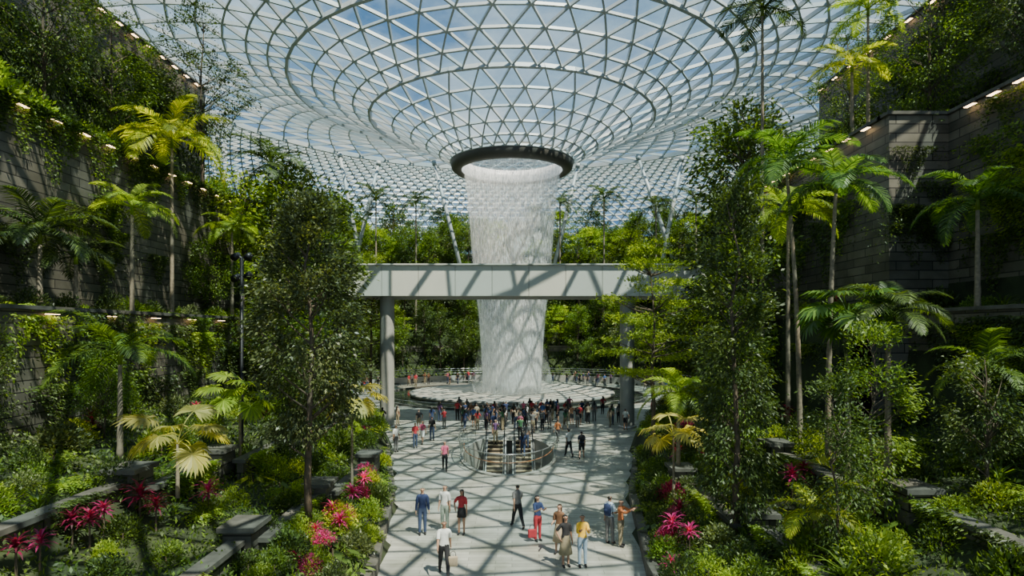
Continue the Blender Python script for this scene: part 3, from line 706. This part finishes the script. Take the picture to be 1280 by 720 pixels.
for (px, py, d, m, s, w) in [(20, 640, 14, 'red', .75, 'at lower left corner'), (50, 632, 14.5, 'pink', .6, 'at lower left corner'), (90, 610, 16, 'red', .75, 'at lower left'), (112, 600, 16.2, 'red', .7, 'at lower left'), (130, 585, 17, 'pink', .75, 'at lower left'), (175, 565, 18.5, 'red', .85, 'below the pale fan palm'), (195, 575, 18, 'red', .7, 'below the pale fan palm'), (260, 545, 20, 'pink', .8, 'below the lamp post'),
    (395, 655, 20, 'pink', .7, 'beside the path at left'), (415, 630, 21.5, 'red', .8, 'beside the path at left'), (370, 690, 18, 'red', .7, 'beside the path at left'), (440, 610, 24, 'pink', .7, 'beside the path at left'), (425, 645, 21, 'pink', .7, 'beside the path at left'), (455, 590, 26, 'pink', .7, 'beside the path at left'),
    (840, 630, 20, 'pink', .7, 'beside the path at right'), (850, 610, 21, 'red', .8, 'beside the path at right'), (862, 640, 19, 'pink', .7, 'beside the path at right'), (990, 540, 22, 'pink', .8, 'on the right bank'), (1005, 535, 22.5, 'red', .9, 'on the right bank'),
    (985, 365, 30, 'red', .9, 'on the right shelf'), (1045, 345, 30, 'pink', .8, 'on the right shelf'), (165, 148, 33, 'pink', .9, 'above the upper left wall'), (240, 195, 40, 'pink', .8, 'above the upper left wall')]:
    p = pix(px, py, d); z = p.z-.3; g = ground(p.x, d)
    if 'upper left wall' in w: p.x = -20.8; z = g = 16.5
    z = min(z, g+.6)
    o = plant('rosette', p.x, d, z, s, m, w)
    if z > g+.1: MB().tube([(0, 0, (g-z)/o.scale[2]), (0, 0, .1)], [.04, .03], 6).build('trunk', M['bark'], o)
for (px, py, d) in [(405, 668, 19.5), (432, 628, 22), (452, 600, 25), (388, 700, 17.5), (835, 640, 20), (845, 600, 22)]:
    p = pix(px, py, d); plant('shrub', p.x, d, max(.4, min(p.z-.4, ground(p.x, d)+.2)), .6, 'pink', 'flowering beside the path')

def climber(seed, w, h, n, mat):
    rs = np.random.RandomState(seed); y = rs.normal(0, w/3, n); t = rs.uniform(0, 1, n)**1.4; z = -t*h*(.6+.4*np.sin(y*2.3+seed)); x = rs.uniform(.02, .22, n)*(1-.5*t)
    return qmesh('foliage', leaves(np.stack([x, y, z], 1), np.tile([.6, 0, -.7], (n, 1)), .14, .07, rs), M[mat])
CLM = [climber(i, 3.2, 3.0, 1100, 'mid') for i in range(3)]
def put_climber(x, y, z, rot, mt, s, w):
    o = link(D.objects.new('climbing_plant', R.choice(CLM))); o.location = (x, y, z); o.rotation_euler = (0, 0, rot); o.scale = (1.2, s, s)
    o.material_slots[0].link = 'OBJECT'; o.material_slots[0].material = M[mt]
    tag(o, f'{mword[mt]} trailing plant hanging down the {w}', 'plant', f'{mword[mt]} trailing plants on the {w}')
for _ in range(18): put_climber(-19.95, R.uniform(22, 45), 16.8, 0, R.choice(['dark', 'mid']), R.uniform(.5, 1.1), 'upper left wall')
for _ in range(12): put_climber(-19.95, R.uniform(24, 45), R.uniform(10.5, 14), 0, R.choice(['dark', 'mid']), R.uniform(.4, .8), 'upper left wall')
for _ in range(24): put_climber(-16.95, R.uniform(18, 45), R.uniform(5, 8.3), 0, R.choice(['dark', 'mid', 'light']), R.uniform(.5, 1.1), 'lower left wall')
for _ in range(9): put_climber(-23.95, R.uniform(28, 49), R.uniform(20, 26.4), 0, R.choice(['dark', 'mid']), R.uniform(1, 1.8), 'top left wall')
for _ in range(14): put_climber(19.05, R.uniform(20, 27), R.uniform(11, 17), PI, R.choice(['dark', 'mid', 'light']), R.uniform(.5, 1.0), 'near upper right wall')
for _ in range(10): put_climber(16.45, R.uniform(29, 42), R.uniform(12, 17), PI, R.choice(['dark', 'mid']), R.uniform(.7, 1.3), 'far upper right wall')
for _ in range(8): put_climber(R.uniform(16.8, 18.8), 27.95, R.uniform(11, 17), -PI/2, R.choice(['dark', 'mid']), R.uniform(.4, .7), 'right wall corner')
for _ in range(12): put_climber(16.95, R.uniform(18, 27), R.uniform(6, 8.3), PI, R.choice(['dark', 'mid', 'light']), R.uniform(.5, .9), 'lower right wall')
for _ in range(7): put_climber(14.75, R.uniform(28, 43), R.uniform(5, 8.3), PI, R.choice(['dark', 'mid', 'light']), R.uniform(.5, .9), 'far lower right wall')
for _ in range(9): put_climber(23.95, R.uniform(28, 49), R.uniform(20, 26.4), PI, R.choice(['dark', 'mid']), R.uniform(1, 1.8), 'top right wall')
for (x, ya, yb, h) in pl:
    sd = -1 if x < 0 else 1
    for q in range(3): put_climber(x-sd*.17, R.uniform(ya+1, yb-1), h+.22, 0 if sd < 0 else PI, R.choice(['mid', 'light', 'dark']), R.uniform(.3, .5), 'low planter walls at '+('left' if sd < 0 else 'right'))
rs = np.random.RandomState(55)
for nm, cond, n, ls, mt in (('left bank', lambda x, y: x < 0 and y < 50, 36000, .15, 'mid'), ('right bank', lambda x, y: x > 0 and y < 50, 36000, .15, 'mid'), ('far slopes', lambda x, y: y >= 50, 40000, .4, 'mid')):
    P = []
    while len(P) < n:
        y = rs.uniform(10, 50) if nm != 'far slopes' else rs.uniform(50, 125); x = rs.uniform(-24, 24) if nm != 'far slopes' else rs.uniform(-50, 50)
        if not cond(x, y) or sdist(x, y) < .25: continue
        g = ground(x, y)
        if abs(ground(x+.6, y)-g) > 2: continue
        P.append((x, y, g+rs.uniform(0, .25)))
    o = link(D.objects.new('ground_cover', qmesh('ground_cover', leaves(P, np.tile([0, 0, 1.], (n, 1)), ls, ls*.45, rs, .8), M[mt])))
    tag(o, f'low leafy ground cover over the {nm}', 'ground cover', kind='stuff')

# ------------------------------------------------------------ people
def limb(sx, flex, abd): return np.array([sx*math.sin(abd), -math.sin(flex)*math.cos(abd), -math.cos(flex)*math.cos(abd)])
def body(pose, fem=False, sub=2, fingers=True):
    V = []; E = []; Rr = []; B = []
    def v(p, r, par=None):
        V.append(np.array(p, float)); Rr.append(r if isinstance(r, tuple) else (r, r))
        if par is not None: E.append((par, len(V)-1))
        return len(V)-1
    def bone(a, b, nm): B.append((V[a], V[b], nm))
    k = .9 if fem else 1.
    pel = v((0, 0, .96), (.135*(1.03 if fem else 1), .1)); wa = v((0, 0, 1.1), (.118*k, .088*k), pel); ch = v((0, .005, 1.29), (.15*k, .105*k), wa)
    nb = v((0, .01, 1.44), (.075*k, .062), ch); nk = v((0, 0, 1.51), (.05*k, .052*k), nb); hd = v((0, -.012, 1.585), (.068, .08), nk); cr = v((0, -.005, 1.655), (.066, .08), hd)
    bone(pel, wa, 'hip'); bone(wa, ch, 'torso'); bone(ch, nb, 'torso'); bone(nb, nk, 'neck'); bone(nk, hd, 'head'); bone(hd, cr, 'head')
    FQ = MB()
    for sx, arm, leg in ((-1, pose['la'], pose['ll']), (1, pose['ra'], pose['rl'])):
        sh = v((sx*.165*k, .005, 1.385), .056*k, ch); B.append((V[sh]-np.array([sx*.07, 0, 0]), V[sh], 'torso'))
        fl, ab, el = arm[:3]; inn = arm[3] if len(arm) > 3 else 0
        d1 = limb(sx, fl, ab); d2 = limb(sx, fl+el, ab-inn)
        e_ = v(V[sh]+d1*.28, .042*k, sh); w_ = v(V[e_]+d2*.25, .027, e_); h_ = v(V[w_]+d2*.075, (.032, .022), w_)
        bone(sh, e_, 'uarm'); bone(e_, w_, 'farm'); bone(w_, h_, 'hand')
        if fingers:
            side = np.cross(d2, np.array([1., 0, 0])); side = unit(side) if np.linalg.norm(side) > .1 else np.array([0, 1., 0]); nrm = unit(np.cross(side, d2))
            for q in range(4):
                b0 = V[h_]+side*(q-1.5)*.015; l = (.07, .078, .074, .058)[q]; curl = nrm*(-sx)*.02
                FQ.tube([b0-d2*.01, b0+d2*l*.5+curl*.3, b0+d2*l+curl*1.2], [.009, .008, .006], 6)
            b0 = V[w_]+d2*.03+side*-.02; FQ.tube([b0, b0-side*.03+d2*.03, b0-side*.035+d2*.06], [.011, .01, .008], 6)
        hp = v((sx*.085, 0, .88), .088, pel); d1 = limb(sx, leg[0], .02); kn = v(V[hp]+d1*.42, .056*k, hp); d2 = limb(sx, leg[0]-leg[1], .01); an = v(V[kn]+d2*.4, .037, kn)
        fa = leg[0]-leg[1]+.0; ft = np.array([0, -math.cos(min(0, fa)*.8), math.sin(min(0, fa)*.8)]); to = v(V[an]+ft*.15+np.array([0, 0, -.035]), (.04, .025), an)
        bone(pel, hp, 'hip'); bone(hp, kn, 'thigh'); bone(kn, an, 'shank'); bone(an, to, 'foot')
    me_ = D.meshes.new('t'); me_.from_pydata([tuple(p) for p in V], E, []); ob = D.objects.new('t', me_); COL.objects.link(ob)
    sk = ob.modifiers.new('s', 'SKIN'); sk.use_smooth_shade = True
    for i, r in enumerate(Rr): me_.skin_vertices[0].data[i].radius = r
    me_.skin_vertices[0].data[0].use_root = True
    ss = ob.modifiers.new('ss', 'SUBSURF'); ss.levels = sub
    dg = bpy.context.evaluated_depsgraph_get(); dg.update(); me2 = D.meshes.new_from_object(ob.evaluated_get(dg)); D.objects.remove(ob)
    co = np.empty(len(me2.vertices)*3); me2.vertices.foreach_get('co', co); co = co.reshape(-1, 3); no = np.array([tuple(x.normal) for x in me2.vertices])
    faces = [tuple(p.vertices) for p in me2.polygons]
    best = np.full(len(co), 1e9); lab = np.zeros(len(co), int); tt = np.zeros(len(co))
    for i, (a, b, nm) in enumerate(B):
        ab = b-a; t = np.clip(((co-a)@ab)/(ab@ab), 0, 1); d = np.linalg.norm(co-(a+t[:, None]*ab), axis=1)*(.75 if nm in ('torso', 'hip') else 1)
        m = d < best; best[m] = d[m]; lab[m] = i; tt[m] = t[m]
    nm = np.array([B[i][2] for i in lab]); zmin = co[:, 2].min()
    fb = MB(); fb.V = [tuple(c) for c in co]; fb.F = list(faces)
    fb.add([(0, -.118, 1.612), (-.014, -.085, 1.585), (.014, -.085, 1.585), (0, -.085, 1.645)], [(0, 1, 2), (0, 2, 3), (0, 3, 1)])
    for s in (-1, 1): fb.tube([(s*.06, .01, 1.585), (s*.08, .015, 1.61), (s*.062, .01, 1.64)], [.01, .014, .01], 5)
    fb.add(FQ.V, FQ.F)
    def sh(mb): mb.V = [(x, y, z-zmin) for x, y, z in mb.V]; return mb
    def garment(mask, off):
        g = MB(); idx = {}
        for f in faces:
            if all(mask[i] for i in f):
                for i in f:
                    if i not in idx: idx[i] = len(g.V); g.V.append(tuple(co[i]+no[i]*off))
                g.F.append(tuple(idx[i] for i in f))
        return g
    z = co[:, 2]; y = co[:, 1]
    out = {'body': sh(fb)}
    tor = (nm == 'torso') | ((nm == 'hip') & (z > .95)); out['tee'] = garment(tor | ((nm == 'uarm') & (tt < .85)) | ((nm == 'neck') & (z < 1.455)), .016)
    out['shirt'] = garment(tor | (nm == 'uarm') | ((nm == 'farm') & (tt < .93)) | ((nm == 'neck') & (z < 1.47)), .016)
    hip = (nm == 'hip') & (z < 1.04) | ((nm == 'torso') & (z < 1.0)); out['trousers'] = garment(hip | (nm == 'thigh') | ((nm == 'shank') & (tt < .97)), .013)
    out['shorts'] = garment(hip | ((nm == 'thigh') & (tt < .85)), .02); out['shoe'] = garment((nm == 'foot') | ((nm == 'shank') & (tt > .95)), .009)
    out['hair'] = garment((nm == 'head') & ((z > 1.665) | ((y > .0) & (z > 1.56))), .014)
    lh = MB(); lh.V = list(out['hair'].V); lh.F = list(out['hair'].F); lh.tube([(0, .045, 1.66), (0, .085, 1.55), (0, .105, 1.42), (0, .11, 1.3)], [.07, .08, .07, .04], 10); out['longhair'] = lh
    sk_ = MB().lathe([(.128, 1.04), (.15, .92), (.19, .7), (.235, .42), (.225, .42)], 24, sy=.85); out['skirt'] = sk_
    ms_ = MB().lathe([(.128, 1.04), (.15, .92), (.185, .66), (.175, .66)], 24, sy=.85); out['miniskirt'] = ms_
    eye = MB()
    for s in (-1, 1): eye.tube([(s*.028, -.083, 1.622), (s*.028, -.093, 1.622)], [.011, .008], 6)
    out['eyes'] = eye
    mo = MB(); mo.tube([(-.022, -.084, 1.567), (0, -.09, 1.565), (.022, -.084, 1.567)], [.004, .006, .004], 6); out['mouth'] = mo
    res = {}
    for kk, mb in out.items():
        if kk != 'body': sh(mb)
        mb2 = mb.mesh(kk, None, True); mb2.materials.append(None); res[kk] = mb2
    return res
POSE = {
 'stand': dict(la=(0, .12, .15), ra=(.05, .12, .2), ll=(.03, .03), rl=(-.03, 0)),
 'walk': dict(la=(.45, .1, .35), ra=(-.4, .1, .2), ll=(-.35, .25), rl=(.4, .08)),
 'walk2': dict(la=(-.35, .1, .15), ra=(.4, .1, .4), ll=(.4, .1), rl=(-.38, .3)),
 'phone': dict(la=(.5, .12, 1.6, .3), ra=(.5, .12, 1.6, .3), ll=(.02, .02), rl=(0, .0)),
 'photo': dict(la=(1.2, .2, .9, .4), ra=(1.2, .2, .9, .4), ll=(.02, .02), rl=(-.05, 0)),
 'hip': dict(la=(-.3, .6, .9, .9), ra=(0, .12, .2), ll=(.05, .05), rl=(0, 0)),
 'hold': dict(la=(.1, .12, 1.4, .2), ra=(0, .12, .15), ll=(.1, .1), rl=(-.05, 0))}
BC = {}
def getbody(pose, fem, sub):
    k = (pose, fem, sub)
    if k not in BC: BC[k] = body(POSE[pose], fem, sub, True)
    return BC[k]
def person(label, x, y, z, rot, pose, fem, top, topc, bot, botc, hair='hair', h=1.7, sub=2, hairc='hair', skin='skin', group=None):
    P = getbody(pose, fem, sub); o = link(D.objects.new('person', P['body'])); o.location = (x, y, z); o.rotation_euler = (0, 0, rot); s = h/1.74; o.scale = (s, s, s)
    def setm(ob, m): ob.material_slots[0].link = 'OBJECT'; ob.material_slots[0].material = m
    setm(o, M[skin])
    parts = [('top' if top == 'tee' else 'long_sleeved_top', top, CM(topc)), (bot, bot, CM(botc)), ('hair', hair, M[hairc]), ('shoes', 'shoe', CM('black'))]
    if sub == 2: parts += [('eyes', 'eyes', M['hair']), ('mouth', 'mouth', CM('red'))]
    for nm, kk, m in parts:
        c = link(D.objects.new(nm, P[kk]), o); setm(c, m)
    return tag(o, label, 'person', group)
near = [
 (528, 668, .2, 'stand', 0, 'shirt', 'navy', 'trousers', 'jeans', 'hair', 1.74, 'man in navy shirt and dark jeans standing left on the path'),
 (556, 664, -.3, 'stand', 0, 'tee', 'white', 'trousers', 'sage', 'hair', 1.74, 'man in white shirt and pale trousers beside the navy-shirted man'),
 (577, 668, -.2, 'hip', 1, 'tee', 'red', 'miniskirt', 'black', 'longhair', 1.66, 'long-haired woman in red top and short black skirt'),
 (555, 719, .2, 'walk', 0, 'tee', 'white', 'trousers', 'black', 'hair', 1.72, 'man in white t-shirt and black trousers walking at the bottom edge'),
 (556, 588, .1, 'walk', 1, 'tee', 'pink', 'trousers', 'black', 'hair', 1.62, 'lone person in pink top walking on the open paving left'),
 (647, 660, PI+.4, 'walk', 0, 'tee', 'grey', 'trousers', 'black', 'hair', 1.72, 'man in dark grey t-shirt walking away near the path middle'),
 (672, 676, .5, 'phone', 1, 'tee', 'navy', 'trousers', 'red', 'longhair', 1.62, 'woman in navy top and red trousers looking at a phone'),
 (699, 692, -.4, 'hold', 1, 'tee', 'brown', 'skirt', 'beige', 'longhair', 1.66, 'woman with brown top and beige skirt in the group of three'),
 (707, 708, .3, 'hip', 1, 'tee', 'black', 'skirt', 'khaki', 'longhair', 1.64, 'woman in black top and long khaki skirt beside the yellow shirt'),
 (728, 708, .1, 'phone', 1, 'shirt', 'yellow', 'trousers', 'lightjeans', 'hair', 1.66, 'person in bright yellow top and light jeans'),
 (762, 680, PI-.8, 'hold', 0, 'tee', 'lightblue', 'trousers', 'grey', 'hair', 1.72, 'man in light blue shirt with backpack at the right planting'),
 (776, 683, 1.0, 'photo', 1, 'shirt', 'orange', 'trousers', 'khaki', 'hair', 1.64, 'woman in orange-brown shirt holding up a phone at the right planting'),
 (711, 571, PI+.3, 'walk', 0, 'tee', 'white', 'trousers', 'black', 'hair', 1.74, 'man in white top right of the escalator well'),
 (727, 573, PI-.2, 'walk2', 0, 'tee', 'navy', 'shorts', 'black', 'hair', 1.68, 'man in navy top and black shorts right of the escalator well'),
 (519, 560, .4, 'stand', 1, 'tee', 'red', 'trousers', 'jeans', 'hair', 1.64, 'woman in red top by the left bridge column'),
 (528, 555, -.2, 'walk', 1, 'tee', 'pink', 'shorts', 'white', 'longhair', 1.6, 'woman in pink top and white shorts by the left bridge column'),
 (495, 565, .8, 'stand', 0, 'tee', 'white', 'trousers', 'grey', 'hair', 1.7, 'man in white top close to the left planting'),
 (540, 551, PI, 'stand', 0, 'tee', 'black', 'trousers', 'jeans', 'hair', 1.7, 'man in black top seen from behind left of the crowd'),
 (697, 553, 2.6, 'walk', 1, 'tee', 'orange', 'trousers', 'black', 'hair', 1.62, 'woman in orange top behind the escalator well')]
for (px, fy, rot, pose, fem, top, tc, bot, bc, hair, h, lb) in near:
    x, y = gnd(px, fy); person(lb, x, y, 0, rot, pose, bool(fem), top, tc, bot, bc, hair, h, 2, 'brownhair' if 'brown top' in lb else 'hair', R.choice(['skin', 'skin2']))
crowd = []; tries = 0
tops = ['black', 'black', 'black', 'navy', 'navy', 'grey', 'grey', 'white', 'red', 'pink', 'blue', 'green', 'purple', 'beige', 'brown']; bots = ['black', 'jeans', 'jeans', 'grey', 'khaki', 'black']
def crowd_person(x, y, z, rot, where, grp):
    t, b = R.choice(tops), R.choice(bots); fem = R.random() < .5; pose = R.choice(['stand', 'stand', 'phone', 'photo', 'walk', 'hip'])
    person(f'{"long-haired" if fem else "short-haired"} person in {t} top and {b if b != "jeans" else "blue denim"} bottoms {where}', x, y, z, rot, pose, fem, 'tee', t, R.choice(['trousers', 'trousers', 'shorts']) if not fem else 'trousers', b, 'longhair' if fem else 'hair', R.uniform(1.55, 1.76), 1, 'hair', R.choice(['skin', 'skin2']), grp)
while len(crowd) < 78 and tries < 8000:
    tries += 1
    x = R.gauss(.8, 3.6) if R.random() < .72 else R.uniform(-11, 10); y = R.uniform(47.2, 53) if R.random() < .85 else R.uniform(53, 57.5)
    if math.hypot(x, y-74) < 16 or sdist(x, y) > -.7: continue
    if any(math.hypot(x-a, y-49.2) < 1.1 for a in (-9.6, 8.85)): continue
    if any(math.hypot(x-a, y-b) < .5 for a, b in crowd): continue
    crowd.append((x, y))
for x, y in crowd: crowd_person(x, y, 0, PI+R.gauss(0, .5), 'in the crowd before the pool', 'crowd before the pool')
far = []
while len(far) < 44:
    a = R.uniform(.05, PI-.05); rr = R.uniform(16.5, 21.3); x, y = rr*math.cos(a), 74+rr*math.sin(a)
    if any(math.hypot(x-p, y-q) < .8 for p, q in far): continue
    far.append((x, y)); crowd_person(x, y, 0, R.gauss(0, .6), 'on the far rim behind the pool', 'people behind the pool')
for i, (x, k) in enumerate([(.55, 0), (.95, 2), (.7, 4), (-1.1, 1)]):
    crowd_person(x, 43.2-.4*k-.2, -.2*k, PI if x > 0 else 0, 'riding the escalator', 'people on the escalators')
for x, y in ((-1.3, 45.6), (.6, 45.4), (1.5, 46.2)):
    crowd_person(x, y, 0, R.choice([0, PI]), 'at the top of the escalators', 'people at the escalator top')
def backpack(x, y, z, rot, c, label):
    e = empty('backpack', (x, y, z), rot, label, 'backpack')
    bg_ = MB().lathe([(.02, -.21), (.13, -.19), (.15, 0), (.12, .17), (.02, .22)], 16, sy=.6).build('bag', CM(c), e, True)
    MB().lathe([(.01, -.12), (.08, -.1), (.08, .02), (.01, .04)], 12, (0, .09, 0), sy=.5).build('pocket', CM(c), bg_, True)
    for s in (-1, 1): MB().tube([(s*.07, -.06, .18), (s*.09, -.2, .16), (s*.1, -.26, 0), (s*.08, -.1, -.15)], .015, 6).build('strap', CM('black'), e)
x, y = gnd(762, 680); backpack(x-.13*math.sin(PI-.8), y+.19*math.cos(PI-.8), 1.22, PI-.8, 'navy', 'navy backpack worn by the man in the light blue shirt')
x, y = gnd(727, 573); backpack(x, y-.2, 1.2, PI-.2, 'black', 'black backpack worn by the man in black shorts')
def handbag(x, y, z, c, label):
    e = empty('handbag', (x, y, z), .2, label, 'bag'); MB().box((0, 0, -.16), (.28, .1, .3)).build('bag', CM(c), e, bevel=.03)
    MB().tube([(-.09, 0, -.02), (-.07, 0, .1), (0, 0, .15), (.07, 0, .1), (.09, 0, -.02)], .01, 6).build('handle', CM('black'), e, True)
x, y = gnd(555, 719); handbag(x+.28, y-.12, .62, 'beige', 'beige bag carried by the man walking at the bottom edge')
x, y = gnd(672, 676); handbag(x-.2, y-.1, .45, 'red', 'red bag beside the woman in the navy top')

# ------------------------------------------------------------ world, sun, camera
W = D.worlds.new('World'); bpy.context.scene.world = W; W.use_nodes = True; nt = W.node_tree; nt.nodes.clear()
out = N(nt, 'OutputWorld'); bg = N(nt, 'Background'); nt.links.new(bg.outputs[0], out.inputs[0])
tc = N(nt, 'TexCoord'); mp = N(nt, 'Mapping'); mp.inputs['Scale'].default_value = (1, 1, 2.2); nt.links.new(tc.outputs['Generated'], mp.inputs[0])
no = N(nt, 'TexNoise'); no.inputs['Scale'].default_value = 2.6; no.inputs['Detail'].default_value = 9; no.inputs['Roughness'].default_value = .6; nt.links.new(mp.outputs[0], no.inputs['Vector'])
c = ramp(nt, no.outputs[0], [(.42, (.11, .23, .4)), (.56, (.42, .54, .62)), (.72, (1, 1, .96))]); nt.links.new(c, bg.inputs[0]); bg.inputs[1].default_value = 1.45
sl = D.lights.new('sun', 'SUN'); sl.energy = 11.5; sl.angle = .006; sl.color = (1, .9, .7); so = D.objects.new('sun', sl); link(so)
so.rotation_euler = Vector((-.32, .42, -.85)).to_track_quat('-Z', 'Y').to_euler(); so.location = (20, -20, 60)
cam = D.cameras.new('camera'); cam.lens = 22.5; cam.sensor_width = 36; cam.shift_y = 55/1280.; cam.clip_end = 500; co = D.objects.new('camera', cam); link(co)
co.location = (0, 0, CH); co.rotation_euler = (PI/2, 0, 0); bpy.context.scene.camera = co

# ------------------------------------------------------------ labels: order within small sets of look-alikes
ORD = ['', 'first', 'second', 'third', 'fourth', 'fifth', 'sixth', 'seventh', 'eighth', 'ninth', 'tenth', 'eleventh', 'twelfth']
by = {}
for o in list(COL.objects):
    if o.parent is None and o.get('label') and o.get('kind') is None: by.setdefault(o['label'], []).append(o)
for lb, L in by.items():
    if 1 < len(L):
        if len(L) <= 12 and len(lb.split()) <= 13:
            L.sort(key=lambda o: o.location.x/max(o.location.y, 1))
            for i, o in enumerate(L): o['label'] = f'{lb}, {ORD[i+1]} from left'
        for o in L:
            if not o.get('group'): o['group'] = lb
